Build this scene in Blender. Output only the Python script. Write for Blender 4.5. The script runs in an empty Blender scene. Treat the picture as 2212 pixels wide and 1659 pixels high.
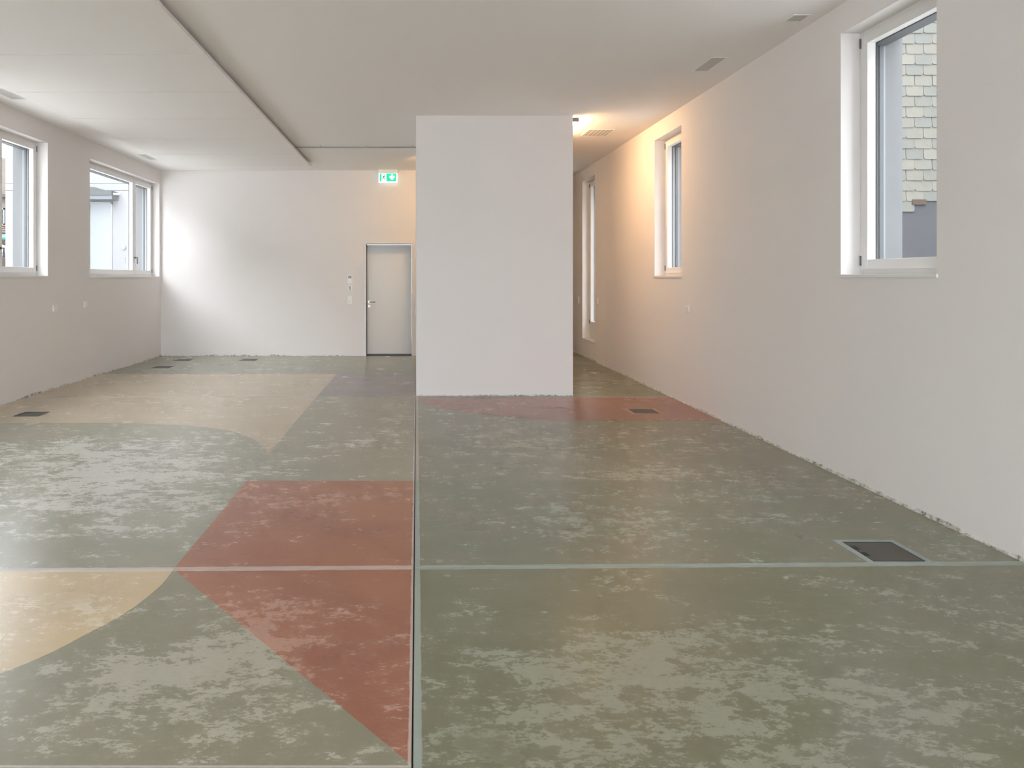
import bpy, bmesh, math, random
from mathutils import Vector, Matrix
random.seed(7)
SC = bpy.context.scene
COL = SC.collection

# ------------------------------------------------------------------ camera
cam_d = bpy.data.cameras.new('camera')
cam = bpy.data.objects.new('camera', cam_d); COL.objects.link(cam)
cam.location = (0, 0, 1.55); cam.rotation_euler = (math.pi/2, 0, 0)
cam_d.sensor_width = 36; cam_d.sensor_fit = 'HORIZONTAL'
cam_d.lens = 1520/2212*36
cam_d.shift_x = (1106-897)/2212; cam_d.shift_y = -(829.5-600)/2212
cam_d.clip_start = .05; cam_d.clip_end = 300
SC.camera = cam

# ------------------------------------------------------------------ sky
SKY = 8.0
w = bpy.data.worlds.new('World'); SC.world = w; w.use_nodes = True
nt = w.node_tree; nt.nodes.clear()
out = nt.nodes.new('ShaderNodeOutputWorld'); bg = nt.nodes.new('ShaderNodeBackground')
tc = nt.nodes.new('ShaderNodeTexCoord'); sep = nt.nodes.new('ShaderNodeSeparateXYZ')
rp = nt.nodes.new('ShaderNodeValToRGB')
rp.color_ramp.elements[0].position = 0.0; rp.color_ramp.elements[0].color = (.78,.82,.88,1)
rp.color_ramp.elements[1].position = .7; rp.color_ramp.elements[1].color = (.91,.945,1.0,1)
nt.links.new(tc.outputs['Generated'], sep.inputs[0]); nt.links.new(sep.outputs['Z'], rp.inputs[0])
nt.links.new(rp.outputs[0], bg.inputs['Color']); bg.inputs['Strength'].default_value = SKY
nt.links.new(bg.outputs[0], out.inputs[0])

SC.view_settings.view_transform = 'Standard'; SC.view_settings.look = 'None'
SC.view_settings.gamma = 1; SC.view_settings.use_curve_mapping = False
SC.view_settings.exposure = 0.67
SC.cycles.max_bounces = 10; SC.cycles.diffuse_bounces = 5; SC.cycles.glossy_bounces = 3
SC.cycles.use_adaptive_sampling = True; SC.cycles.adaptive_threshold = .05
SC.cycles.transparent_max_bounces = 16; SC.cycles.use_denoising = True
SC.cycles.sample_clamp_indirect = 8

XL, XR, H, YB = -5.04, 3.32, 3.68, 13.94
YN = -4.5     # wall behind the camera
YE = 17.0     # end of the passage
LWIN = [(10.9,13.86),(6.7,9.65),(3.9,5.45)]
RWIN = [(4.48,5.49),(8.78,9.76),(13.0,13.98)]

# ------------------------------------------------------------------ materials
def mat(name, rgb, rough=.6, metal=0, emit=None, estr=0, noise=0, nscale=20, bump=0, bscale=60):
    m = bpy.data.materials.new(name); m.use_nodes = True
    n = m.node_tree; b = n.nodes['Principled BSDF']
    b.inputs['Base Color'].default_value = (*rgb, 1); b.inputs['Roughness'].default_value = rough
    b.inputs['Metallic'].default_value = metal
    if emit: b.inputs['Emission Color'].default_value = (*emit, 1); b.inputs['Emission Strength'].default_value = estr
    geo = n.nodes.new('ShaderNodeNewGeometry')
    if noise:
        t = n.nodes.new('ShaderNodeTexNoise'); t.inputs['Scale'].default_value = nscale; t.inputs['Detail'].default_value = 6
        n.links.new(geo.outputs['Position'], t.inputs['Vector'])
        mx = n.nodes.new('ShaderNodeMix'); mx.data_type = 'RGBA'
        mx.inputs[6].default_value = (*[c*(1-noise) for c in rgb], 1); mx.inputs[7].default_value = (*[min(1, c*(1+noise)) for c in rgb], 1)
        n.links.new(t.outputs['Fac'], mx.inputs[0]); n.links.new(mx.outputs[2], b.inputs['Base Color'])
    if bump:
        t = n.nodes.new('ShaderNodeTexNoise'); t.inputs['Scale'].default_value = bscale; t.inputs['Detail'].default_value = 4
        n.links.new(geo.outputs['Position'], t.inputs['Vector'])
        bm = n.nodes.new('ShaderNodeBump'); bm.inputs['Strength'].default_value = bump; bm.inputs['Distance'].default_value = .002
        n.links.new(t.outputs['Fac'], bm.inputs['Height']); n.links.new(bm.outputs[0], b.inputs['Normal'])
    return m
M = {}
M['wall'] = mat('wall_plaster', (.83,.79,.777), .9, noise=.012, nscale=1.3, bump=.05, bscale=90)
M['ceil'] = mat('ceiling_plaster', (.90,.87,.85), .95, noise=.01, nscale=1.0)
M['panel'] = mat('acoustic_panel', (.87,.84,.82), .95, noise=.01, nscale=2)
M['paint'] = mat('white_lacquer', (.80,.78,.765), .35)
M['door'] = mat('door_lacquer', (.74,.715,.69), .3)
M['sill'] = mat('sill_board', (.80,.78,.77), .4)
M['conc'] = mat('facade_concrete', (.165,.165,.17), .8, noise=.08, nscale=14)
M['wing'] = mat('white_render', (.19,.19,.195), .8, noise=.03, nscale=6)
M['gasket'] = mat('black_gasket', (.02,.022,.025), .5)
M['rail'] = mat('grey_aluminium', (.10,.105,.115), .45, .3)
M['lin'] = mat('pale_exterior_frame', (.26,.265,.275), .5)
M['steel'] = mat('brushed_steel', (.42,.41,.39), .3, .9)
M['hsteel'] = mat('dark_brushed_steel', (.10,.10,.10), .35, .6)
M['dark'] = mat('dark_recess', (.012,.012,.012), .7)
M['plastic'] = mat('white_plastic', (.90,.90,.89), .35)
M['greyplastic'] = mat('grey_display', (.12,.13,.15), .25)
M['midgrey'] = mat('mid_grey_display', (.35,.36,.37), .4)
M['vent'] = mat('vent_grey', (.42,.42,.41), .7)
M['ventslat'] = mat('vent_slat_grey', (.66,.65,.63), .7)
M['lid'] = mat('floor_box_metal', (.105,.10,.09), .65, .05, noise=.06, nscale=30)
M['conduit'] = mat('galvanised_conduit', (.33,.33,.32), .45, .5)
M['lamp'] = mat('warm_lamp_diffuser', (1,.8,.55), .5, emit=(1,.62,.30), estr=100)
M['lamp_dim'] = mat('dimmer_warm_lamp_diffuser', (1,.8,.55), .5, emit=(1,.65,.31), estr=50)
M['lamp_body'] = mat('lamp_body_grey', (.28,.27,.25), .5)
M['asphalt'] = mat('outside_paving', (.50,.49,.48), .9, noise=.15, nscale=3)
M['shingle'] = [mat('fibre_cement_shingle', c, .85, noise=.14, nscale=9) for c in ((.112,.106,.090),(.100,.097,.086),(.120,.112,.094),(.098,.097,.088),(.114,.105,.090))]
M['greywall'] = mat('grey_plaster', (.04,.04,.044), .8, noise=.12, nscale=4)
M['stone'] = mat('old_stone_render', (.14,.115,.105), .9, noise=.35, nscale=7)
M['roof'] = mat('clay_tile', (.16,.12,.10), .8, noise=.3, nscale=8)
M['sky_block'] = mat('sky_blocker_green', (.10,.105,.085), .9, noise=.3, nscale=.6)
M['teal'] = mat('teal_awning', (.05,.13,.12), .7)
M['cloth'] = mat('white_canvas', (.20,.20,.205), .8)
M['leaf'] = mat('foliage', (.09,.12,.03), .8, noise=.5, nscale=12)
M['bark'] = mat('bark', (.06,.045,.03), .9)
M['tint'] = mat('dark_window_pane', (.03,.06,.05), .1)
M['awn'] = mat('grey_awning', (.045,.047,.048), .6)
M['winint'] = mat('pale_curtain', (.15,.16,.17), .12, noise=.12, nscale=2.5)
M['sgreen'] = mat('sign_green', (.0,.5,.3), .4, emit=(0,.62,.37), estr=.5)
M['swhite'] = mat('sign_white', (.9,.95,.95), .4, emit=(.85,1,.96), estr=.45)
M['dgreen'] = mat('pictogram_dark_green', (0,.16,.09), .5)
M['jfill'] = mat('joint_filler', (.015,.015,.015), .8)
M['grout'] = mat('pale_mortar_edge', (.36,.42,.40), .7, noise=.12, nscale=40)
M['groutpink'] = mat('pink_mortar_edge', (.40,.25,.22), .7, noise=.12, nscale=40)
M['groutgrey'] = mat('grey_mortar_edge', (.36,.33,.28), .7, noise=.12, nscale=40)
def rag_mat():
    m = mat('crumbled_plaster', (.5,.48,.44), .95)
    n = m.node_tree; b = n.nodes['Principled BSDF']
    g = n.nodes.new('ShaderNodeNewGeometry'); t = n.nodes.new('ShaderNodeTexNoise')
    t.inputs['Scale'].default_value = 16; t.inputs['Detail'].default_value = 6; t.inputs['Roughness'].default_value = .75
    n.links.new(g.outputs['Position'], t.inputs['Vector'])
    r = n.nodes.new('ShaderNodeValToRGB'); e = r.color_ramp.elements
    e[0].position = .40; e[0].color = (.22,.21,.18,1); e[1].position = .58; e[1].color = (.78,.76,.73,1)
    e.new(.47).color = (.55,.53,.49,1)
    n.links.new(t.outputs['Fac'], r.inputs[0]); n.links.new(r.outputs[0], b.inputs['Base Color'])
    bp = n.nodes.new('ShaderNodeBump'); bp.inputs['Distance'].default_value = .01
    n.links.new(t.outputs['Fac'], bp.inputs['Height']); n.links.new(bp.outputs[0], b.inputs['Normal'])
    return m
M['rag'] = rag_mat()
def glass():
    m = bpy.data.materials.new('window_glass'); m.use_nodes = True
    n = m.node_tree; n.nodes.clear()
    o = n.nodes.new('ShaderNodeOutputMaterial'); mx = n.nodes.new('ShaderNodeMixShader')
    t = n.nodes.new('ShaderNodeBsdfTransparent'); t.inputs[0].default_value = (.96,.975,.97,1)
    g = n.nodes.new('ShaderNodeBsdfGlossy'); g.inputs['Roughness'].default_value = .0
    f = n.nodes.new('ShaderNodeFresnel'); f.inputs[0].default_value = 1.45
    ge = n.nodes.new('ShaderNodeNewGeometry'); iv = n.nodes.new('ShaderNodeMath'); iv.operation = 'SUBTRACT'; iv.inputs[0].default_value = 1
    n.links.new(ge.outputs['Backfacing'], iv.inputs[1]); mu = n.nodes.new('ShaderNodeMath'); mu.operation = 'MULTIPLY'
    n.links.new(f.outputs[0], mu.inputs[0]); n.links.new(iv.outputs[0], mu.inputs[1])
    n.links.new(mu.outputs[0], mx.inputs[0]); n.links.new(t.outputs[0], mx.inputs[1]); n.links.new(g.outputs[0], mx.inputs[2])
    n.links.new(mx.outputs[0], o.inputs[0]); return m
M['glass'] = glass()

# floor: pigmented concrete with pale cement bloom; position based so the wear runs across fields
# (x, y, rx, ry, strength)
WEAR = [(1.02,2.62,.80,.42,.22),(.75,2.95,.35,.25,.10),(1.95,2.65,.38,.65,.16),(2.6,3.0,.35,.5,.12),(.22,3.26,.12,.07,.14),
        (.35,2.28,.45,.2,.12),(1.1,3.62,.25,.07,.10),(.9,4.45,.6,.3,.13),(1.9,4.7,1.0,.6,.12),(1.4,5.55,1.3,.16,.14),(.75,6.9,.55,.7,.16),
        (1.4,6.3,.7,.5,.11),(2.5,6.2,.6,.9,.10),(.5,8.3,.5,.6,.10),
        (-1.9,5.6,.75,1.0,.24),(-2.7,5.2,.6,.9,.18),(-3.2,6.4,.8,.7,.18),(-1.5,4.3,.25,.2,.12),(-.45,6.6,.3,.5,.12),(-.6,4.95,.5,.15,.14),(-1.0,4.4,.12,.3,.08),
        (-.95,2.72,.38,.35,.20),(-1.35,2.45,.35,.35,.15),(-.85,3.3,.2,.25,.12),(-.75,2.9,.3,.3,.12),(-1.9,3.2,.4,.35,.18),(-.95,3.45,.2,.2,.06),(-.5,3.2,.25,.3,.1),
        (-3,8.5,1.3,.6,.08),(-3.2,12,2,1,.06)]
def floor_mat(name, rgb, pale, var=None, spots=1.0):
    var = var or tuple(c*1.12 for c in rgb)
    m = bpy.data.materials.new(name); m.use_nodes = True
    n = m.node_tree; b = n.nodes['Principled BSDF']; L = n.links
    def new(t): return n.nodes.new(t)
    def mth(op, a, c=None, clamp=False):
        x = new('ShaderNodeMath'); x.operation = op; x.use_clamp = clamp
        for i, v in enumerate((a, c)):
            if v is None: continue
            if isinstance(v, (int, float)): x.inputs[i].default_value = v
            else: L.new(v, x.inputs[i])
        return x.outputs[0]
    def sstep(v, lo, hi):
        x = new('ShaderNodeMapRange'); x.interpolation_type = 'SMOOTHSTEP'
        L.new(v, x.inputs[0]); x.inputs[1].default_value = lo; x.inputs[2].default_value = hi; return x.outputs[0]
    def mixc(f, a, c):
        x = new('ShaderNodeMix'); x.data_type = 'RGBA'
        if isinstance(f, float): x.inputs[0].default_value = f
        else: L.new(f, x.inputs[0])
        for i, v in ((6, a), (7, c)):
            if isinstance(v, tuple): x.inputs[i].default_value = (*v, 1)
            else: L.new(v, x.inputs[i])
        return x.outputs[2]
    g = new('ShaderNodeNewGeometry'); P = g.outputs['Position']
    s = new('ShaderNodeSeparateXYZ'); L.new(P, s.inputs[0]); X, Y = s.outputs[0], s.outputs[1]
    def noise(scale, sx=1, sy=1, det=6, rough=.6, dist=0, off=0, rot=0):
        mp = new('ShaderNodeMapping'); mp.inputs['Scale'].default_value = (sx, sy, 1); mp.inputs['Location'].default_value = (off, off*.7, 0)
        mp.inputs['Rotation'].default_value = (0, 0, rot)
        L.new(P, mp.inputs[0]); t = new('ShaderNodeTexNoise'); t.inputs['Scale'].default_value = scale
        t.inputs['Detail'].default_value = det; t.inputs['Roughness'].default_value = rough; t.inputs['Distortion'].default_value = dist
        L.new(mp.outputs[0], t.inputs['Vector']); return t.outputs['Fac']
    n1 = noise(3.4, .7, 1.2, 6, .65, .3)        # bloom edges
    n2 = noise(.9, 1, 1, 2, .5, 0, 5)               # large drift
    n3 = noise(11, .72, 1.25, 6, .78, .2, 2)          # ragged streaks
    n6 = noise(48, .7, 1.3, 4, .7, 0, 3)
    n4 = noise(420, 1, 1, 2, .5)                    # sand grain
    n5 = noise(2.0, 1, 1, 4, .6, 0, 9)
    W = None
    for (wx, wy, rx, ry, st) in WEAR:
        v1 = new('ShaderNodeVectorMath'); v1.operation = 'MULTIPLY_ADD'; L.new(P, v1.inputs[0])
        kx, ky = .894/rx, .894/ry; v1.inputs[1].default_value = (kx, ky, 0); v1.inputs[2].default_value = (-wx*kx, -wy*ky, 0)
        v2 = new('ShaderNodeVectorMath'); v2.operation = 'DOT_PRODUCT'; L.new(v1.outputs[0], v2.inputs[0]); L.new(v1.outputs[0], v2.inputs[1])
        e = mth('POWER', .3679, v2.outputs['Value'])
        ma = new('ShaderNodeMath'); ma.operation = 'MULTIPLY_ADD'; L.new(e, ma.inputs[0]); ma.inputs[1].default_value = st
        if W is None: ma.inputs[2].default_value = 0
        else: L.new(W, ma.inputs[2])
        W = ma.outputs[0]
    f = mth('ADD', mth('ADD', mth('ADD', mth('MULTIPLY', n1, .75), mth('MULTIPLY', n3, 1.0)), mth('MULTIPLY', n6, .45)), mth('ADD', mth('MULTIPLY', W, .80), mth('ADD', mth('MULTIPLY', mth('SUBTRACT', n2, .5), .30), -.60)))
    bloom = sstep(f, .668, .728)
    soft = sstep(f, .50, .80)
    col = mixc(sstep(n5, .32, .68), rgb, var)
    # grain
    col = mixc(mth('MULTIPLY', sstep(n4, .56, .72), .38), col, tuple(c*.55 for c in rgb))
    col = mixc(mth('MULTIPLY', sstep(n4, .42, .28), .25), col, tuple(min(1, c*1.35) for c in rgb))
    col = mixc(mth('MULTIPLY', soft, .28), col, pale)
    col = mixc(mth('MULTIPLY', mth('MULTIPLY', bloom, .72*spots), mth('ADD', -.45, mth('MULTIPLY', n6, 2.8), True)), col, pale)
    # brown rust stains
    for (wx, wy, rx, ry) in ((.98,4.32,.09,.05),(1.2,4.55,.04,.02),(3.05,3.45,.07,.05)):
        dx = mth('MULTIPLY', mth('SUBTRACT', X, wx), 1/rx); dy = mth('MULTIPLY', mth('SUBTRACT', Y, wy), 1/ry)
        d = mth('ADD', mth('ADD', mth('MULTIPLY', dx, dx), mth('MULTIPLY', dy, dy)), mth('MULTIPLY', n3, 1.6))
        col = mixc(mth('MULTIPLY', sstep(d, 2.0, .6), .55), col, (.13,.085,.055))
    # pale mortar bands along the joints
    wob = mth('MULTIPLY', mth('SUBTRACT', noise(9, 1, 1, 4, .6), .5), .012)
    xr = mth('ADD', mth('SUBTRACT', X, mth('ADD', -.0143, mth('MULTIPLY', Y, .0022))), wob)
    bx = mth('MULTIPLY', sstep(xr, -.016, -.011), sstep(xr, .033, .029))
    bx = mth('MULTIPLY', bx, sstep(Y, 9.2, 9.15))
    yj = mth('ADD', mth('SUBTRACT', Y, mth('ADD', 3.765, mth('MULTIPLY', X, .017))), mth('MULTIPLY', wob, 1.5))
    by = mth('MULTIPLY', sstep(yj, -.030, -.024), sstep(yj, .028, .022))
    yk = mth('SUBTRACT', Y, 9.15); bk = mth('MULTIPLY', mth('MULTIPLY', sstep(yk, -.05, -.03), sstep(yk, .05, .03)), .55)
    yl = mth('SUBTRACT', Y, 2.228); bl = mth('MULTIPLY', mth('MULTIPLY', sstep(yl, -.03, -.025), sstep(yl, .010, .007)), sstep(X, -.005, -.012))
    band = mth('MAXIMUM', mth('MAXIMUM', bx, by), mth('MAXIMUM', bk, bl))
    bandc = mixc(.60, pale, (.38,.46,.44) if rgb[1] > rgb[0]*.97 else (.62,.55,.52))
    col = mixc(mth('MULTIPLY', band, .85), col, bandc)
    L.new(col, b.inputs['Base Color'])
    ro = mth('ADD', .235, mth('ADD', mth('MULTIPLY', bloom, .05), mth('ADD', mth('MULTIPLY', n5, .06), mth('MULTIPLY', band, .15))))
    L.new(ro, b.inputs['Roughness']); b.inputs['IOR'].default_value = 1.56
    bp = new('ShaderNodeBump'); bp.inputs['Strength'].default_value = .10; bp.inputs['Distance'].default_value = .0015
    L.new(n4, bp.inputs['Height']); L.new(bp.outputs[0], b.inputs['Normal'])
    return m
F = {}
F['green'] = floor_mat('green_concrete', (.185,.182,.108), (.36,.37,.285), (.205,.200,.13))
F['olive'] = floor_mat('olive_concrete', (.235,.215,.145), (.40,.39,.30), (.20,.20,.135))
F['moss'] = floor_mat('moss_concrete', (.185,.195,.13), (.33,.37,.30), (.215,.205,.14))
F['grey'] = floor_mat('grey_green_concrete', (.33,.308,.232), (.61,.60,.555), (.30,.295,.225))
F['front'] = floor_mat('taupe_concrete', (.285,.262,.182), (.50,.475,.39), (.265,.25,.18))
F['red'] = floor_mat('brick_red_concrete', (.375,.150,.085), (.58,.36,.28), (.32,.125,.080), .7)
F['dullred'] = floor_mat('dull_red_concrete', (.30,.13,.09), (.44,.29,.24), (.26,.115,.085), .6)
F['yellow'] = floor_mat('ochre_concrete', (.66,.51,.30), (.78,.69,.56), (.60,.47,.30), .5)
F['beige'] = floor_mat('beige_concrete', (.52,.43,.31), (.60,.53,.44), (.47,.39,.28), .3)
F['blue'] = floor_mat('blue_grey_concrete', (.29,.25,.25), (.40,.37,.37), (.31,.275,.26), .5)
F['back'] = floor_mat('sage_concrete', (.29,.285,.22), (.36,.36,.30), (.26,.26,.20), .3)

# ------------------------------------------------------------------ helpers
def bx(bm, x0, x1, y0, y1, z0, z1):
    x0, x1 = sorted((x0, x1)); y0, y1 = sorted((y0, y1)); z0, z1 = sorted((z0, z1))
    v = [bm.verts.new(p) for p in ((x0,y0,z0),(x1,y0,z0),(x1,y1,z0),(x0,y1,z0),(x0,y0,z1),(x1,y0,z1),(x1,y1,z1),(x0,y1,z1))]
    for f in ((0,3,2,1),(4,5,6,7),(0,1,5,4),(1,2,6,5),(2,3,7,6),(3,0,4,7)): bm.faces.new([v[i] for i in f])
def tube(bm, a, b, r, seg=12):
    a, b = Vector(a), Vector(b); d = b-a
    q = Vector((0,0,1)).rotation_difference(d.normalized())
    ra = []
    for c in (a, b):
        ra.append([bm.verts.new(c + q @ Vector((r*math.cos(t*2*math.pi/seg), r*math.sin(t*2*math.pi/seg), 0))) for t in range(seg)])
    for i in range(seg): bm.faces.new((ra[0][i], ra[0][(i+1)%seg], ra[1][(i+1)%seg], ra[1][i]))
    bm.faces.new(list(reversed(ra[0]))); bm.faces.new(ra[1])
def prism(bm, pts, z0, z1):
    a = sum(pts[i][0]*pts[(i+1)%len(pts)][1]-pts[(i+1)%len(pts)][0]*pts[i][1] for i in range(len(pts)))
    if a < 0: pts = pts[::-1]
    lo = [bm.verts.new((x, y, z0)) for x, y in pts]; hi = [bm.verts.new((x, y, z1)) for x, y in pts]
    n = len(pts)
    bm.faces.new(hi); bm.faces.new(lo[::-1])
    for i in range(n): bm.faces.new((lo[i], lo[(i+1)%n], hi[(i+1)%n], hi[i]))
def obj(name, bm, m, parent=None, bevel=0, smooth=False, **props):
    if isinstance(bm, tuple): b2 = bmesh.new(); bx(b2, *bm); bm = b2
    me = bpy.data.meshes.new(name); bm.normal_update(); bm.to_mesh(me); bm.free()
    me.materials.append(m)
    if smooth:
        for p in me.polygons: p.use_smooth = True
    o = bpy.data.objects.new(name, me); COL.objects.link(o)
    if parent:
        o.parent = parent; o.matrix_parent_inverse = parent.matrix_world.inverted() if parent.type != 'EMPTY' else Matrix.Translation(-parent.location)
    if bevel:
        md = o.modifiers.new('Bevel', 'BEVEL'); md.width = bevel; md.segments = 2; md.limit_method = 'ANGLE'
    for k, v in props.items(): o[k] = v
    return o
def thing(name, loc, label, cat=None, group=None, kind=None):
    o = bpy.data.objects.new(name, None); COL.objects.link(o); o.location = loc; o.empty_display_size = .1
    o['label'] = label
    if cat: o['category'] = cat
    if group: o['group'] = group
    if kind: o['kind'] = kind
    return o
def boxes(name, lst, m, parent=None, bevel=0, **p):
    b = bmesh.new()
    for t in lst: bx(b, *t)
    return obj(name, b, m, parent, bevel, **p)

# ------------------------------------------------------------------ floor
def jx(y): return -.0143+.0022*y
def jy(x): return 3.765+.017*x
floor = boxes('floor', [(XL-.3, XR+.3, YN-.3, YE+.3, -.20, -.05)], M['jfill'], kind='structure',
              label='polished pigmented concrete floor in large coloured fields', category='floor')
g = .0032; h = .0006
def slab(name, pts, m, lab=None, z0=-.05, z1=0.0):
    b = bmesh.new(); prism(b, pts, z0, z1)
    p = {'label': lab} if lab else {}
    return obj(name, b, m, floor, **p)
Y2, Y3 = 9.15, YE
slab('floor_slab', [(XL,YN),(jx(YN)-g,YN),(jx(2.228)-g,2.228-.001),(XL,2.228-.001)], F['front'], 'taupe floor slab nearest the camera, left of the joint')
slab('floor_slab', [(XL,2.228+.001),(jx(2.228)-g,2.228+.001),(jx(3.76)-g,jy(0)-.0008),(XL,jy(XL)-.0008)], F['front'], 'taupe floor slab between the two front cross joints')
slab('floor_slab', [(jx(YN)+g,YN),(XR,YN),(XR,jy(XR)-.0008),(jx(3.76)+g,jy(0)-.0008)], F['green'], 'olive green floor slab with large pale worn patches')
slab('floor_slab', [(XL,jy(XL)+.0008),(jx(3.76)-g,jy(0)+.0008),(jx(Y2)-g,Y2),(XL,Y2)], F['grey'], 'grey green floor slab left of the long joint')
slab('floor_slab', [(jx(3.76)+g,jy(0)+.0008),(XR,jy(XR)+.0008),(XR,Y2),(jx(Y2)+g,Y2)], F['olive'], 'brownish olive floor slab in front of the pillar')
slab('floor_slab', [(XL,Y2+.002),(jx(Y2),Y2+.002),(jx(Y2),YB+.4),(XL,YB+.4)], F['back'], 'sage grey floor slab along the rear wall')
slab('floor_slab', [(jx(Y2),Y2+.002),(XR,Y2+.002),(XR,YE),(jx(Y2),YE)], F['moss'], 'mossy green floor slab in the passage')
XC = -1.285
slab('floor_field', [(XC,jy(XC)+.0008),(jx(3.8)-g,jy(0)+.0008),(jx(5.37)-g,5.367),(XC,5.367)], F['red'], 'brick red rectangular floor field', 0, h)
slab('floor_field', [(XC,jy(XC)-.0008),(jx(3.8)-g,jy(0)-.0008),(jx(2.25)-g,2.24)], F['red'], 'brick red triangular floor field', 0, h)
slab('floor_field', [(XL,jy(XL)-.0008),(XC,jy(XC)-.0008),(-1.279,3.62),(-1.283,3.53),(-1.297,3.43),(-1.322,3.31),(-1.36,3.20),(-1.415,3.09),(-1.50,2.92),(-1.56,2.83),(-1.624,2.755),(-1.80,2.60),(-2.1,2.42),(-2.6,2.28),(-3.3,2.24),(XL,2.235)], F['yellow'], 'ochre yellow floor field with a curved edge', 0, h)
slab('floor_field', [(XL,7.50),(-4.2,7.51),(-3.45,7.50),(-2.85,7.46),(-2.41,7.38),(-2.2,7.31),(-2.03,7.22),(-1.86,7.11),(-1.73,6.98),(-1.58,6.80),(-1.463,6.6),(-1.36,6.38),(-1.297,6.15),(-1.285,6.13),(-1.285,Y2),(XL,Y2)], F['beige'], 'beige floor field before the cross joint', 0, h)
slab('floor_field', [(XL,Y2+.002),(-1.285,Y2+.002),(-1.265,11.33),(XL,11.33)], F['beige'], 'beige floor field behind the cross joint', 0, h)
slab('floor_field', [(-1.285,Y2+.002),(jx(Y2),Y2+.002),(.006,11.33),(-1.265,11.33)], F['blue'], 'blue grey floor field beside the pillar', 0, h)
arc = []
for (px, py) in ((905,866),(925,873),(950,880),(985,887),(1030,893),(1090,899),(1150,904),(1210,907.5),(1260,908.5)):
    arc.append(((px-897)*1.55/(py-600), 2356/(py-600)))
slab('floor_field', [(jx(Y2)+g+.0,Y2-.003)]+arc+[(XR,7.64),(XR,Y2-.003)], F['dullred'], 'dull red floor field between the pillar and the right wall', 0, h)
arc = [(jx(5.4)+g,5.38),(2.24,5.38),(2.5,5.35),(2.77,5.23),(2.95,5.02),(3.08,4.80),(3.2,4.50),(XR,4.15)]
slab('floor_field', arc+[(XR,jy(XR)+.0008),(jx(3.8)+g,jy(0)+.0008)], F['moss'], 'mossy green floor field with one rounded corner', 0, h)
slab('joint_strip', [(jx(YN)-g+.001,YN),(jx(YN)+g-.001,YN),(jx(9.22)+g-.001,9.22),(jx(9.22)-g+.001,9.22)], M['jfill'], 'dark sunk expansion joint', -.05, -.004)

# ------------------------------------------------------------------ walls
def side_wall(name, x, s, wins, y0, y1, lab):
    """wall slab with openings; inner leaf 0-.34, outer cladding .34-.48"""
    root = None
    for part, w0, w1, m in (('inner', 0, .34, M['wall']), ('outer', .34, .48, M['conc'])):
        b = bmesh.new(); ys = y0
        for (a, c, za, zb) in sorted(wins):
            bx(b, x+s*w0, x+s*w1, ys, a, -.05, 3.95)
            bx(b, x+s*w0, x+s*w1, a, c, -.05, za); bx(b, x+s*w0, x+s*w1, a, c, zb, 3.95)
            ys = c
        bx(b, x+s*w0, x+s*w1, ys, y1, -.05, 3.95)
        if part == 'inner': root = obj(name, b, m, kind='structure', label=lab, category='wall')
        else: obj('outer_cladding', b, m, root, label='pale concrete outer cladding')
    return root
SZ = 1.55
TL, TR = 1.55+1.85, 1.55+1.905
side_wall('wall_left', XL, -1, [(a, b, SZ, TL) for a, b in LWIN], YN, YB+.4, 'white plastered left wall with a row of wide windows')
rw = []
for i, (a, b) in enumerate(RWIN): rw.append((a, b, .33 if i == 2 else SZ, TR))
side_wall('wall_right', XR, 1, rw, YN, YE, 'white plastered right wall with narrow upright windows')
DX0, DX1, DZ = -.990, -.055, 2.235
boxes('wall_back', [(XL,DX0,YB,YB+.3,-.05,3.95),(DX1,2.07,YB,YB+.3,-.05,3.95),(DX0,DX1,YB,YB+.3,DZ,3.95)], M['wall'], kind='structure',
      label='white plastered rear wall with the door', category='wall')
boxes('wall_passage', [(1.87,2.07,YB+.3,YE,-.05,3.95),(1.87,XR+.3,YE,YE+.3,-.05,3.95)], M['wall'], kind='structure', label='white walls at the far end of the passage', category='wall')
boxes('wall_near', [(XL-.3,XL+.35,YN-.3,YN,-.05,3.95),(XR-.35,XR+.3,YN-.3,YN,-.05,3.95),(XL+.35,XR-.35,YN-.3,YN,3.25,3.95)], M['wall'], kind='structure', label='white wall behind the viewpoint', category='wall')
boxes('wall_pillar', [(.012,2.07,9.24,12.3,-.05,3.95)], M['wall'], kind='structure', label='wide white plastered pillar block in the middle of the room', category='wall')
boxes('ceiling', [(XL-.3,XR+.3,YN-.3,YE+.3,H,H+.25)], M['ceil'], kind='structure', label='plain off-white ceiling', category='ceiling')

# crumbled plaster edges where the baseboards are missing
def ragged(name, p0, p1, nrm, lab, hmax=.03, hbase=.009):
    p0, p1 = Vector(p0), Vector(p1); d = p1-p0; n = int(d.length/.025); nv = Vector(nrm)
    b = bmesh.new(); rows = []
    hh = hbase; 
    for i in range(n+1):
        hh += random.uniform(-.006, .006); hh = min(max(hh, .004), hmax)
        if random.random() < .04: hh = random.uniform(.004, hmax)
        q = p0+d*i/n; t = .002+random.uniform(0, .004)
        rows.append([b.verts.new(q+nv*(t+.004)), b.verts.new(q+nv*t+Vector((0,0,hh))), b.verts.new(q-nv*.004+Vector((0,0,hh+.003))), b.verts.new(q-nv*.004)])
    for r0, r1 in zip(rows, rows[1:]):
        for k in range(3): b.faces.new((r0[k], r0[k+1], r1[k+1], r1[k]))
    b.faces.new(rows[0]); b.faces.new(rows[-1][::-1])
    bmesh.ops.recalc_face_normals(b, faces=b.faces)
    obj(name, b, M['rag'], kind='structure', label=lab, category='plaster edge')
ragged('trim_1', (XL,YN,0), (XL,YB,0), (1,0,0), 'crumbled plaster edge along the foot of the left wall', .026, .010)
ragged('trim_2', (XL,YB,0), (DX0-.03,YB,0), (0,-1,0), 'crumbled plaster edge along the foot of the rear wall', .03, .012)
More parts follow.
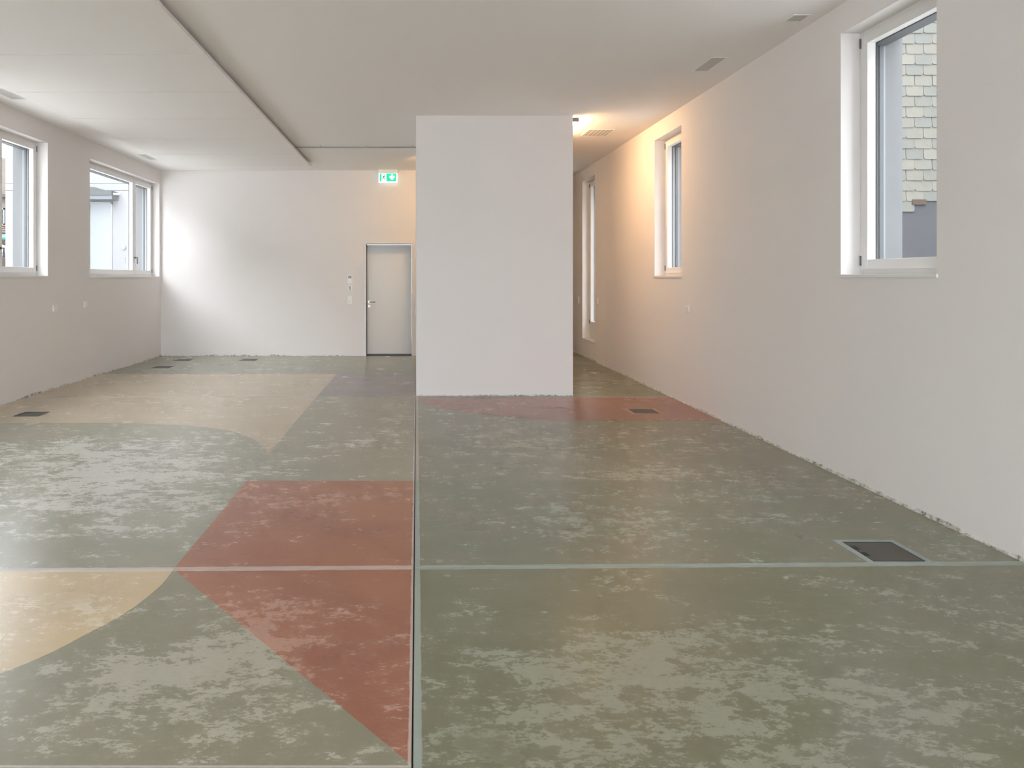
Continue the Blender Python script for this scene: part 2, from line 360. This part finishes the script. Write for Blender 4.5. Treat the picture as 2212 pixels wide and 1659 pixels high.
ragged('trim_3', (XR,YN,0), (XR,YE,0), (-1,0,0), 'crumbled plaster edge along the foot of the right wall', .026, .010)
ragged('trim_4', (.012,9.24,0), (2.07,9.24,0), (0,-1,0), 'crumbled plaster edge along the foot of the pillar', .014, .006)

# ------------------------------------------------------------------ windows
def window(num, x, s, u0, u1, z0, z1, mull, lab, low=0.0):
    W = lambda w0, w1, a, b, c, d: (x+s*w0, x+s*w1, a, b, c, d)
    root = thing('window_%d' % num, (x+s*.15, (u0+u1)/2, z0), lab, 'window', None, 'structure')
    f = .045; zt = z0+.025; fb = f+low
    boxes('frame', [W(.15,.23,u0,u0+f,z0,z1), W(.15,.23,u1-f,u1,z0,z1), W(.15,.23,u0+f,u1-f,z0,zt+fb), W(.15,.23,u0+f,u1-f,z1-f,z1)], M['paint'], root, .002)
    bays = [(u0+f-.006, u1-f+.006)] if mull is None else [(u0+f-.006, mull-.002), (mull+.002, u1-f+.006)]
    t = .068
    for k, (a, b) in enumerate(bays):
        c, d = zt+fb-.006, z1-f+.006
        sash = boxes('sash', [W(.138,.214,a,a+t,c,d), W(.138,.214,b-t,b,c,d), W(.138,.214,a+t,b-t,c,c+t+.008), W(.138,.214,a+t,b-t,d-t,d)], M['paint'], root, .003)
        obj('pane', W(.196,.202,a+t-.004,b-t+.004,c+t,d-t+.004), M['glass'], sash)
        e = .006
        boxes('gasket', [W(.203,.212,a+t,a+t+e,c+t+.008,d-t), W(.203,.212,b-t-e,b-t,c+t+.008,d-t), W(.203,.212,a+t,b-t,d-t-e,d-t)], M['gasket'], sash)
        if (mull is None) or k == 1:
            hb = bmesh.new()
            for zz in (c+.03, d-.09): tube(hb, (x+s*.133, b+.006, zz), (x+s*.133, b+.006, zz+.075), .006, 8)
            obj('hinge', hb, M['rail'], sash)
    if mull is not None:
        a = mull+.002+.02; zc = z0+.37
        hb = bmesh.new()
        tube(hb, (x+s*.138, a, zc), (x+s*.126, a, zc), .016, 16)
        tube(hb, (x+s*.126, a, zc), (x+s*.085, a, zc), .008, 12)
        tube(hb, (x+s*.088, a+.0, zc+.006), (x+s*.088, a+.0, zc-.115), .0085, 12)
        obj('handle', hb, M['hsteel'], root, smooth=False, label='brushed steel lever handle')
    boxes('guide_rail', [W(.285,.315,u0+.012,u0+.03,z0,z1-.1), W(.285,.315,u1-.03,u1-.012,z0,z1-.1)], M['rail'], root, .002)
    boxes('outer_lining', [W(.232,.34,u0,u0+.012,z0,z1), W(.232,.34,u1-.012,u1,z0,z1)], M['lin'], root)
    boxes('blind_box', [W(.232,.34,u0,u1,z1-.10,z1)], M['rail'], root)
    obj('outer_sill', W(.23,.52,u0,u1,z0-.02,z0+.012), M['rail'], root, .002)
    obj('sill_board', W(-.012,.15,u0-.012,u1+(.012 if u1+.012 < YB or s > 0 else 0),z0,zt), M['sill'], root, .002)
    return root
wl = ['wide two-leaf window in the left wall beside the rear corner', 'wide left wall window cut by the left picture edge',
      'wide left wall window just out of view']
for i, (a, b) in enumerate(LWIN): window(i+1, XL, -1, a, b, SZ, TL, b-.90, wl[i])
wr = ['narrow upright window nearest on the right wall, shingles outside', 'second narrow upright window on the right wall', 'tall slender window deep in the passage',
      ]
for i, (a, b) in enumerate(RWIN): window(i+4, XR, 1, a, b, .33 if i == 2 else SZ, TR, None, wr[i], .22 if i == 2 else 0)

gz = thing('window_7', ((XL+XR)/2,YN-.15,0), 'full-height glazed shopfront behind the viewpoint', 'window', None, 'structure')
gx = [XL+.35+(XR-XL-.7)*k/4 for k in range(5)]
boxes('frame', [(XL+.35,XR-.35,YN-.18,YN-.10,0,.06),(XL+.35,XR-.35,YN-.18,YN-.10,3.18,3.25)]+[(gx[0],gx[0]+.06,YN-.18,YN-.10,.06,3.18),(gx[4]-.06,gx[4],YN-.18,YN-.10,.06,3.18)], M['paint'], gz)
for k in range(4):
    if k: obj('mullion', (gx[k]-.035,gx[k]+.035,YN-.18,YN-.10,.06,3.18), M['paint'], gz)
    obj('pane', (gx[k]+.035,gx[k+1]-.035,YN-.143,YN-.137,.06,3.18), M['glass'], gz)

# ------------------------------------------------------------------ door
d = thing('door_1', (-.52,YB,0), 'flush off-white door in the rear wall beside the pillar', 'door', None, 'structure')
boxes('door_frame', [(-1.010,-.974,YB-.012,YB+.26,0,DZ+.018),(-.071,-.036,YB-.012,YB+.26,0,DZ+.018),(-.974,-.071,YB-.012,YB+.26,2.222,DZ+.018)], M['paint'], d, .002)
boxes('frame_seal', [(-.974,-.968,YB+.03,YB+.26,0,2.222),(-.077,-.071,YB+.03,YB+.26,0,2.222),(-.974,-.071,YB+.03,YB+.26,2.216,2.222)], M['rail'], d)
leaf = obj('door_leaf', (-.966,-.079,YB+.20,YB+.25,.022,2.212), M['door'], d, .002)
obj('door_sweep', (-.966,-.079,YB+.195,YB+.25,.002,.02), M['rail'], d)
obj('threshold', (-.99,-.055,YB,YB+.3,-.05,.0005), M['lid'], d)
b = bmesh.new(); zc = 1.55-53/109
tube(b, (-.925,YB+.20,zc), (-.925,YB+.19,zc), .026, 20); tube(b, (-.925,YB+.19,zc), (-.925,YB+.145,zc), .010); tube(b, (-.93,YB+.147,zc), (-.80,YB+.147,zc), .011)
obj('door_handle', b, M['steel'], leaf, smooth=False)
b = bmesh.new(); tube(b, (-.925,YB+.20,zc-.085), (-.925,YB+.191,zc-.085), .025, 20); lk = obj('lock_rosette', b, M['steel'], leaf)
b = bmesh.new(); tube(b, (-.925,YB+.191,zc-.085), (-.925,YB+.188,zc-.085), .010, 12); obj('keyhole', b, M['dark'], leaf)

# ------------------------------------------------------------------ suspended ceiling panels
sail = thing('ceiling_sail', (-3.17, 4, H), 'suspended white acoustic ceiling raft above the left side', 'ceiling panel')
zb = 1.55+2.05
ys = [12.98-1.302*k for k in range(15)]
for k in range(14):
    if ys[k+1] < YN: break
    p = obj('acoustic_panel', (-4.41,-1.925,ys[k+1]+.006,ys[k]-.006,zb,zb+.036), M['panel'], sail, .0015)
    if k: obj('joint_profile', (-4.40,-1.935,ys[k]-.02,ys[k]+.02,zb+.0361,zb+.042), M['rail'], sail)
    if k: obj('joint_seal', (-4.40,-1.927,ys[k]-.0057,ys[k]+.0057,zb+.004,zb+.036), M['gasket'], sail)
    for xx in (-4.0,-2.4):
        b = bmesh.new(); tube(b, (xx,(ys[k]+ys[k+1])/2,zb+.036), (xx,(ys[k]+ys[k+1])/2,H), .006, 8)
        obj('hanger', b, M['conduit'], p)

# ------------------------------------------------------------------ conduit
cz = 1.55+2.105
cd = thing('conduit', (-.9,11.36,cz), 'thin galvanised conduit running along the ceiling to the pillar', 'conduit')
b = bmesh.new(); tube(b, (-2.6,11.36,cz), (.012,11.36,cz), .010, 12); obj('pipe', b, M['conduit'], cd)
for xx in (-2.27,-1.53,-.79,-.045):
    b = bmesh.new(); tube(b, (xx-.009,11.36,cz), (xx+.009,11.36,cz), .014, 12); bx(b, xx-.009,xx+.009,11.352,11.368,cz+.01,H); obj('pipe_clip', b, M['vent'], cd)

# ------------------------------------------------------------------ exit sign
sx0, sx1 = (817.5-897)/110, (858.5-897)/110
sz1, sz0 = 1.55+(600-373.8)/110, 1.55+(600-394)/110
ex = thing('exit_sign', ((sx0+sx1)/2,YB-.06,H), 'green lit emergency exit sign with running man and down arrow', 'exit sign')
obj('sign_housing', (sx0,sx1,YB-.11,YB-.02,sz1,H), M['plastic'], ex, .003)
obj('light_panel', (sx0+.002,sx1-.002,YB-.085,YB-.055,sz0,sz1), M['swhite'], ex, .003)
ax0, ax1 = (820.2-897)/110, (855.6-897)/110; az1, az0 = 1.55+(600-374.2)/110, 1.55+(600-391)/110
obj('sign_face', (ax0,ax1,YB-.088,YB-.085,az0,az1), M['sgreen'], ex)
yf = YB-.091
def poly_xz(name, polys, m, y):
    b = bmesh.new()
    for pts in polys:
        a = [b.verts.new((x, y, z)) for x, z in pts]; c = [b.verts.new((x, y+.003, z)) for x, z in pts]
        b.faces.new(a); b.faces.new(c[::-1]); n = len(pts)
        for i in range(n): b.faces.new((a[i], c[i], c[(i+1)%n], a[(i+1)%n]))
    bmesh.ops.recalc_face_normals(b, faces=b.faces)
    return obj(name, b, m, ex)
def SP(px, py): return ((800+px/27.65-897)/110, 1.55+(600-(360+py/27.65))/110)
poly_xz('doorway_pictogram', [[SP(660,415),SP(950,415),SP(950,860),SP(660,860)]], M['swhite'], yf)
poly_xz('down_arrow', [[SP(1255,440),SP(1350,440),SP(1350,590),SP(1430,520),SP(1455,540),SP(1455,620),SP(1300,800),SP(1135,620),SP(1135,540),SP(1165,520),SP(1255,590)]], M['swhite'], yf)
def limb(a, c, w_):
    a, c = Vector(SP(*a)), Vector(SP(*c)); d_ = (c-a).normalized(); nn = Vector((-d_.y, d_.x))*w_
    return [tuple(a+nn), tuple(c+nn), tuple(c-nn), tuple(a-nn)]
hc = SP(835,490)
poly_xz('running_man', [[(hc[0]+.009*math.cos(t*math.pi/4), hc[1]+.009*math.sin(t*math.pi/4)) for t in range(8)],
    limb((820,545),(785,650),.0085), limb((825,560),(890,600),.004), limb((815,560),(730,590),.004), limb((790,640),(835,690),.005), limb((835,690),(850,760),.005), limb((785,640),(745,700),.005), limb((745,700),(680,735),.005)], M['dgreen'], yf-.003)

# ------------------------------------------------------------------ wall lights
def bar_lamp(loc, axis, lab, lm='lamp'):
    t = thing('wall_lamp', loc, lab, 'lamp'); x, y, z = loc
    if axis == 'y':
        obj('mounting_rail', (x,x+.02,y,y+1.2,z-.015,z+.02), M['lamp_body'], t, .001)
        obj('end_cap', (x,x+.082,y-.012,y+.012,z-.028,z+.026), M['lamp_body'], t, .002)
        obj('end_cap', (x,x+.072,y+1.19,y+1.206,z-.018,z+.022), M['lamp_body'], t, .002)
        obj('diffuser', (x+.02,x+.064,y+.012,y+1.19,z-.014,z+.014), M[lm], t, .004)
    else:
        obj('mounting_rail', (x,x+1.2,y,y+.02,z-.015,z+.02), M['lamp_body'], t, .001)
        obj('end_cap', (x-.004,x+.012,y,y+.072,z-.018,z+.022), M['lamp_body'], t, .002)
        obj('end_cap', (x+1.19,x+1.206,y,y+.072,z-.018,z+.022), M['lamp_body'], t, .002)
        obj('diffuser', (x+.012,x+1.19,y+.02,y+.068,z-.016,z+.018), M[lm], t, .004)
bar_lamp((2.07,9.262,3.632), 'y', 'warm bar lamp high on the passage side of the pillar')
bar_lamp((.10,12.3,3.632), 'x', 'warm bar lamp high on the rear face of the pillar', 'lamp_dim')

# ------------------------------------------------------------------ ceiling vents
def vent(x0, x1, y0, y1, lab):
    t = thing('ceiling_vent', ((x0+x1)/2,(y0+y1)/2,H), lab, 'vent', 'ceiling vents')
    e = .012
    boxes('vent_frame', [(x0-e,x0,y0-e,y1+e,H-.006,H),(x1,x1+e,y0-e,y1+e,H-.006,H),(x0,x1,y0-e,y0,H-.006,H),(x0,x1,y1,y1+e,H-.006,H)], M['ceil'], t)
    obj('backing', (x0,x1,y0,y1,H-.002,H), M['vent'], t)
    k = 6; w_ = (x1-x0)/k
    boxes('slat', [(x0+w_*i,x0+w_*i+w_*.6,y0,y1,H-.005,H-.002) for i in range(k)], M['ventslat'], t, kind='stuff')
vent(2.865,3.0,6.80,7.24,'grey slotted vent in the ceiling beside the right wall, the clearest one')
vent(3.07,3.19,5.70,5.83,'small square ceiling vent near the top right picture edge')
vent(2.5,2.85,10.1,10.55,'wide ceiling vent in the lamplit passage beside the pillar')
vent(-4.80,-4.655,7.93,8.38,'grey ceiling vent above the left wall, cut by the left picture edge')
vent(-4.78,-4.66,12.15,12.65,'small grey ceiling vent near the rear left corner')

# ------------------------------------------------------------------ floor boxes
def floor_box(x0, y0, slot, rim, m, lab, y1=None):
    x1 = x0+.285; y1 = y1 or y0+.28
    t = thing('floor_box', (x0+.14,y0+.14,0), lab, 'floor box', 'floor outlet boxes')
    b = bmesh.new(); z = .0012
    bx(b,x0-rim,x0,y0-rim,y1+rim,0,z); bx(b,x1,x1+rim,y0-rim,y1+rim,0,z); bx(b,x0,x1,y0-rim,y0,0,z); bx(b,x0,x1,y1,y1+rim,0,z)
    obj('mortar_rim', b, m, t, label='pale mortar rim')
    e = .005
    boxes('steel_frame', [(x0,x0+e,y0,y1,0,.003),(x1-e,x1,y0,y1,0,.003),(x0+e,x1-e,y0,y0+e,0,.003),(x0+e,x1-e,y1-e,y1,0,.003)], M['gasket'], t)
    obj('lid', (x0+e,x1-e,y0+e,y1-e,0,.0018), M['lid'], t)
    if slot:
        sx = x0+.006 if slot < 0 else x1-.034
        for yy in (y0+.075, y0+.165): obj('cable_slot', (sx,sx+.028,yy,yy+.05,.0015,.0026), M['dark'], t)
    return t
floor_box(2.503,3.843,-1,.038,M['grout'],'nearest floor outlet box, against the cross joint by the right wall',4.122)
floor_box(2.507,8.05,0,.045,M['groutpink'],'floor outlet box in the dull red field right of the pillar',8.295)
floor_box(-4.497,7.865,-1,.012,M['groutgrey'],'floor outlet box in the beige field at the left',8.12)
floor_box(-4.52,12.09,1,.02,M['groutgrey'],'left floor outlet box of the three in the rear corner, nearest of them',12.33)
floor_box(-4.51,13.11,1,.02,M['groutgrey'],'floor outlet box close to the rear wall near the left corner',13.36)
floor_box(-3.28,13.12,0,.02,M['groutgrey'],'floor outlet box close to the rear wall, right of the other rear ones',13.40)

# ------------------------------------------------------------------ wall fittings
def socket(x, s, y, z, w_, hh, n, lab):
    t = thing('wall_socket', (x,y,z), lab, 'socket', 'white wall sockets')
    obj('plate', (x,x-s*.013,y-w_/2,y+w_/2,z-hh/2,z+hh/2), M['plastic'], t, .002)
    for i in range(n):
        zz = z-hh/2+hh*(i+.5)/n
        ins = obj('socket_insert', (x-s*.013,x-s*.016,y-w_*.34,y+w_*.34,zz-hh/n*.38,zz+hh/n*.38), M['plastic'], t, .001)
        b = bmesh.new()
        for k in (-1,0,1): tube(b, (x-s*.016,y+k*.011,zz+(0 if k else .006)), (x-s*.0167,y+k*.011,zz+(0 if k else .006)), .0028, 8)
        obj('pin_hole', b, M['greyplastic'], ins)
socket(XL,-1,9.83,1.125,.10,.09,2,'white socket on the left wall, the nearer one below the windows')
socket(XL,-1,10.74,1.142,.10,.085,2,'white socket on the left wall, the farther one below the windows')
socket(XR,1,8.57,1.175,.10,.085,1,'white socket on the right wall below the second window')
socket(XR,1,14.3,1.10,.085,.14,2,'white socket behind the slender window deep in the passage')
socket(XR,1,12.8,1.13,.085,.11,1,'white socket in front of the slender passage window')
def bplate(name, cx, cz_, w_, hh, lab, cat):
    t = thing(name, (cx,YB,cz_), lab, cat)
    obj('plate', (cx-w_/2,cx+w_/2,YB-.014,YB,cz_-hh/2,cz_+hh/2), M['plastic'], t, .002); return t
def bins(t, name, cx, cz_, w_, hh, m, d_=.017): return obj(name, (cx-w_/2,cx+w_/2,YB-d_,YB-.013,cz_-hh/2,cz_+hh/2), m, t)
cx = (756-897)/109.0
Zp = lambda y: 1.55+(600-y)/109.0
t = bplate('control_panel', cx, Zp(602.8), .092, .15, 'white control panel with grey display, topmost of three beside the door', 'control panel')
bins(t,'display',cx,Zp(598.6),.062,.050,M['greyplastic']); b = bmesh.new(); tube(b,(cx,YB-.017,Zp(598.6)),(cx,YB-.019,Zp(598.6)),.012,16); obj('dial',b,M['midgrey'],t)
for dx, dy, m in ((-.018,-.0,'midgrey'),(.02,0,'greyplastic'),(-.018,-.03,'midgrey'),(.02,-.03,'midgrey')): bins(t,'button',cx+dx,Zp(604.8)+dy,.011,.011,M[m])
t = bplate('thermostat', cx, Zp(622), .085, .088, 'small white thermostat, middle one of three beside the door', 'thermostat')
bins(t,'display',cx,Zp(620),.045,.026,M['greyplastic']); bins(t,'keypad',cx,Zp(624),.042,.034,M['midgrey'])
t = bplate('light_switch', cx, Zp(648), .088, .155, 'white light switch over socket, lowest of three beside the door', 'light switch')
bins(t,'rocker',cx,Zp(644.5),.058,.060,M['plastic'],.021); s_ = bins(t,'socket_insert',cx,Zp(652),.055,.055,M['plastic'])
bins(t,'pin_hole',cx-.008,Zp(651.6),.020,.008,M['midgrey'],.019)
t = thing('light_switch', (.012,12.0,1.08), 'light switch edge-on at the pillar side right of the door', 'light switch')
obj('plate', (.012,-.004,11.96,12.04,.98,1.19), M['plastic'], t, .002); obj('rocker', (-.004,-.009,11.97,12.03,1.0,1.17), M['midgrey'], t, .001)

# ------------------------------------------------------------------ outside
boxes('ground', [(-60,60,-50,80,-.5,-.22)], M['asphalt'], kind='structure', label='outside paving', category='ground')
boxes('left_sky_blocker', [(-36,-24,-18,40,-.5,13)], M['sky_block'], kind='structure', label='unseen dark green block on the left, added to cut low daylight', category='left_sky_blocker')  # added out of view to hold back low sky light from the left windows
# white wing on the left side
wy = 16.5
wg = thing('neighbouring_building', (-7.5,wy,0), 'pale rendered building wing outside the left windows', 'building')
jz = [-.2,3.60,3.76,7.0]
for a, c in ((-.2,3.592),(3.602,3.752),(3.762,7)):
    obj('facade_panel', (-9.61,-5.3,wy,wy+.3,a,c), M['wing'], wg)
obj('building_core', (-9.60,-5.3,wy+.02,wy+3,-.2,6.9), M['conc'], wg)
wf = boxes('window_frame', [(-7.66,-7.62,wy-.02,wy,1.0,3.31),(-7.13,-7.10,wy-.02,wy,1.0,3.31),(-7.66,-7.10,wy-.02,wy,3.29,3.33),(-7.66,-7.10,wy-.02,wy,.96,1.0)], M['lin'], wg)
obj('pane', (-7.62,-7.13,wy-.008,wy-.001,1.0,3.29), M['winint'], wf)
aw = thing('awning', (-7.6,wy-.3,3.6), 'grey folding awning with a metal roller over the outside window', 'awning')
def extrude_xz(pts, y0, y1):
    b = bmesh.new(); va = [b.verts.new((x,y0,z)) for x,z in pts]; vb = [b.verts.new((x,y1,z)) for x,z in pts]
    b.faces.new(va); b.faces.new(vb[::-1]); n = len(pts)
    for i in range(n): b.faces.new((va[i], vb[i], vb[(i+1)%n], va[(i+1)%n]))
    bmesh.ops.recalc_face_normals(b, faces=b.faces); return b
obj('awning_cover', extrude_xz([(-9.0,3.63),(-7.36,3.63),(-7.09,3.545),(-6.95,3.545),(-6.95,3.44),(-9.0,3.44)], wy-.4, wy-.01), M['awn'], aw)
obj('valance', (-9.0,-6.95,wy-.38,wy-.05,3.35,3.44), M['rail'], aw)
b = bmesh.new(); tube(b, (-6.95,wy-.3,3.475), (-6.79,wy-.3,3.475), .03, 14); obj('roller', b, M['lin'], aw)
b = bmesh.new(); tube(b, (-6.83,wy,2.27), (-6.83,wy-.04,2.27), .05, 20)
o = obj('wall_spout', b, M['lin']); o['label'] = 'small round white wall fitting outside the rear left window'; o['category'] = 'wall fitting'
# old house beyond
hy = 22
oh = thing('old_house', (-14,hy,0), 'old stone house seen through the left edge window', 'house')
obj('stone_wall', (-18,-11.5,hy,hy+4,-.2,5.3), M['stone'], oh)
obj('ledge', (-18,-11.4,hy-.15,hy,4.05,4.15), M['awn'], oh)
for k in range(5):
    xa = -13.25-1.3*k if k else -13.22
    f_ = boxes('window_frame', [(xa,xa+.04,hy-.05,hy,3.2,3.72),(xa+.36,xa+.40,hy-.05,hy,3.2,3.72),(xa,xa+.4,hy-.05,hy,3.68,3.72),(xa,xa+.4,hy-.05,hy,3.2,3.24),(xa,xa+.4,hy-.04,hy,3.36,3.38),(xa,xa+.4,hy-.04,hy,3.52,3.54)], M['cloth'], oh)
    obj('pane', (xa+.04,xa+.36,hy-.02,hy-.005,3.24,3.68), M['tint'], f_)
b = bmesh.new()
for r in range(4):
    for k in range(30): bx(b, -17.9+k*.21, -17.9+k*.21+.19, hy-.6+r*.14, hy-.4+r*.14, 2.93+r*.075, 2.97+r*.075)
obj('roof_tile', b, M['roof'], oh, kind='stuff')
b = bmesh.new()
pts = [(hy-.6,2.88),(hy-1.6,2.72),(hy-1.6,2.66),(hy-.6,2.80)]
va = [b.verts.new((-17.5,y,z)) for y,z in pts]; vb = [b.verts.new((-11.6,y,z)) for y,z in pts]
b.faces.new(va); b.faces.new(vb[::-1])
for i in range(4): b.faces.new((va[i], vb[i], vb[(i+1)%4], va[(i+1)%4]))
bmesh.ops.recalc_face_normals(b, faces=b.faces)
obj('shop_awning', b, M['teal'], oh, label='teal awning')
ps = thing('parasol', (-12.2,19.5,-.2), 'white parasol in front of the old house', 'parasol')
b = bmesh.new(); top = b.verts.new((-12.2,19.5,2.75)); ring = [b.verts.new((-12.2+1.3*math.cos(t*math.pi/4),19.5+1.3*math.sin(t*math.pi/4),2.25)) for t in range(8)]
r2 = [b.verts.new(v.co+Vector((0,0,-.12))) for v in ring]
for i in range(8): b.faces.new((top,ring[i],ring[(i+1)%8])); b.faces.new((ring[i],r2[i],r2[(i+1)%8],ring[(i+1)%8]))
obj('canopy', b, M['cloth'], ps)
b = bmesh.new(); tube(b, (-12.2,19.5,-.2), (-12.2,19.5,2.7), .03); obj('pole', b, M['rail'], ps)
tr = thing('tree', (-14,31,-.2), 'yellow green tree above the old house roof', 'tree')
b = bmesh.new(); tube(b, (-14,31,-.2), (-14,31,6.5), .18); obj('trunk', b, M['bark'], tr)
b = bmesh.new()
for k in range(1500):
    c = Vector((random.gauss(0,1),random.gauss(0,1),random.gauss(0,.8))); c = c.normalized()*random.uniform(.5,1)*2.6+Vector((-14.6,31,7.4))
    a_ = Vector((random.uniform(-1,1),random.uniform(-1,1),random.uniform(-1,1)))*.22; e_ = Vector((random.uniform(-1,1),random.uniform(-1,1),random.uniform(-1,1)))*.22
    b.faces.new([b.verts.new(c+a_), b.verts.new(c+e_), b.verts.new(c-a_*.6)])
obj('foliage', b, M['leaf'], tr, kind='stuff')

# shingled house outside the right windows
sy = 12.0
sh = thing('shingled_house', (9.2,sy,0), 'house clad in pale weathered shingles outside the nearest right window', 'house')
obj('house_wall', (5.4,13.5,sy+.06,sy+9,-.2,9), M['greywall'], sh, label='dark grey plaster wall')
obj('right_sky_blocker', (13.5,17,-12,sy+9,-.2,10), M['shingle'][1], kind='structure', label='unseen tall grey block on the right, added to darken the sky', category='building')  # unseen mass, added to dim the daylight reaching the right windows
obj('drip_board', (8.5,8.74,sy+.03,sy+.06,2.80,2.89), mat('old_timber',(.045,.03,.022),.9,noise=.3,nscale=8), sh, label='brown weathered timber board')
def shingle_mesh(seed):
    b = bmesh.new(); w_, hh, c, t_ = .294, .215, .028, .009
    base = [(0,0+c),(c*.5,.006),(c,0),(w_-c,0),(w_-c*.5,.006),(w_,c),(w_,hh),(0,hh)]
    f_ = [b.verts.new((x,-t_-.010 if z < hh*.9 else -.004,z)) for x,z in base]; k_ = [b.verts.new((x,(-.010 if z < hh*.9 else .0),z)) for x,z in base]
    b.faces.new(f_); b.faces.new(k_[::-1])
    for i in range(len(base)): b.faces.new((f_[i],k_[i],k_[(i+1)%len(base)],f_[(i+1)%len(base)]))
    bmesh.ops.recalc_face_normals(b, faces=b.faces)
    me = bpy.data.meshes.new('shingle'); b.to_mesh(me); b.free(); me.materials.append(M['shingle'][seed]); return me
sm = [shingle_mesh(i) for i in range(5)]
bulk = bmesh.new()
for r in range(-1, 24):
    z = 2.86+r*.180
    for k in range(17):
        x = 7.25+k*.30+(.15 if r%2 else 0)-.05
        if r == -1 and x+.05 > 8.4 and x < 9.5: continue
        if x < 9.9 and r < 19 and x > 7.6:
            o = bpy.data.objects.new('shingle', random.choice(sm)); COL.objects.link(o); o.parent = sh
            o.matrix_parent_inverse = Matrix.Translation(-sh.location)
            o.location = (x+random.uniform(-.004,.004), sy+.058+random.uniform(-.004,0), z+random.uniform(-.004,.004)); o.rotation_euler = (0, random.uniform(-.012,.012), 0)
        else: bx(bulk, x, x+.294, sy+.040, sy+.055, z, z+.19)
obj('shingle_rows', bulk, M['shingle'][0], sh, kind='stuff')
b = bmesh.new()
for k in range(5):
    n_ = 40; r_ = .30-.012*k
    for i in range(n_):
        a0, a1 = i*2*math.pi/n_, (i+1)*2*math.pi/n_
        tube(b, (9.12+r_*.55*math.cos(a0),sy+.02-.012*k,2.0+r_*math.sin(a0)), (9.12+r_*.55*math.cos(a1),sy+.02-.012*k,2.0+r_*math.sin(a1)), .008, 6)
o = obj('cable_coil', b, M['rail']); o['label'] = 'grey cable coil hanging on the dark wall below the shingles'; o['category'] = 'cable'
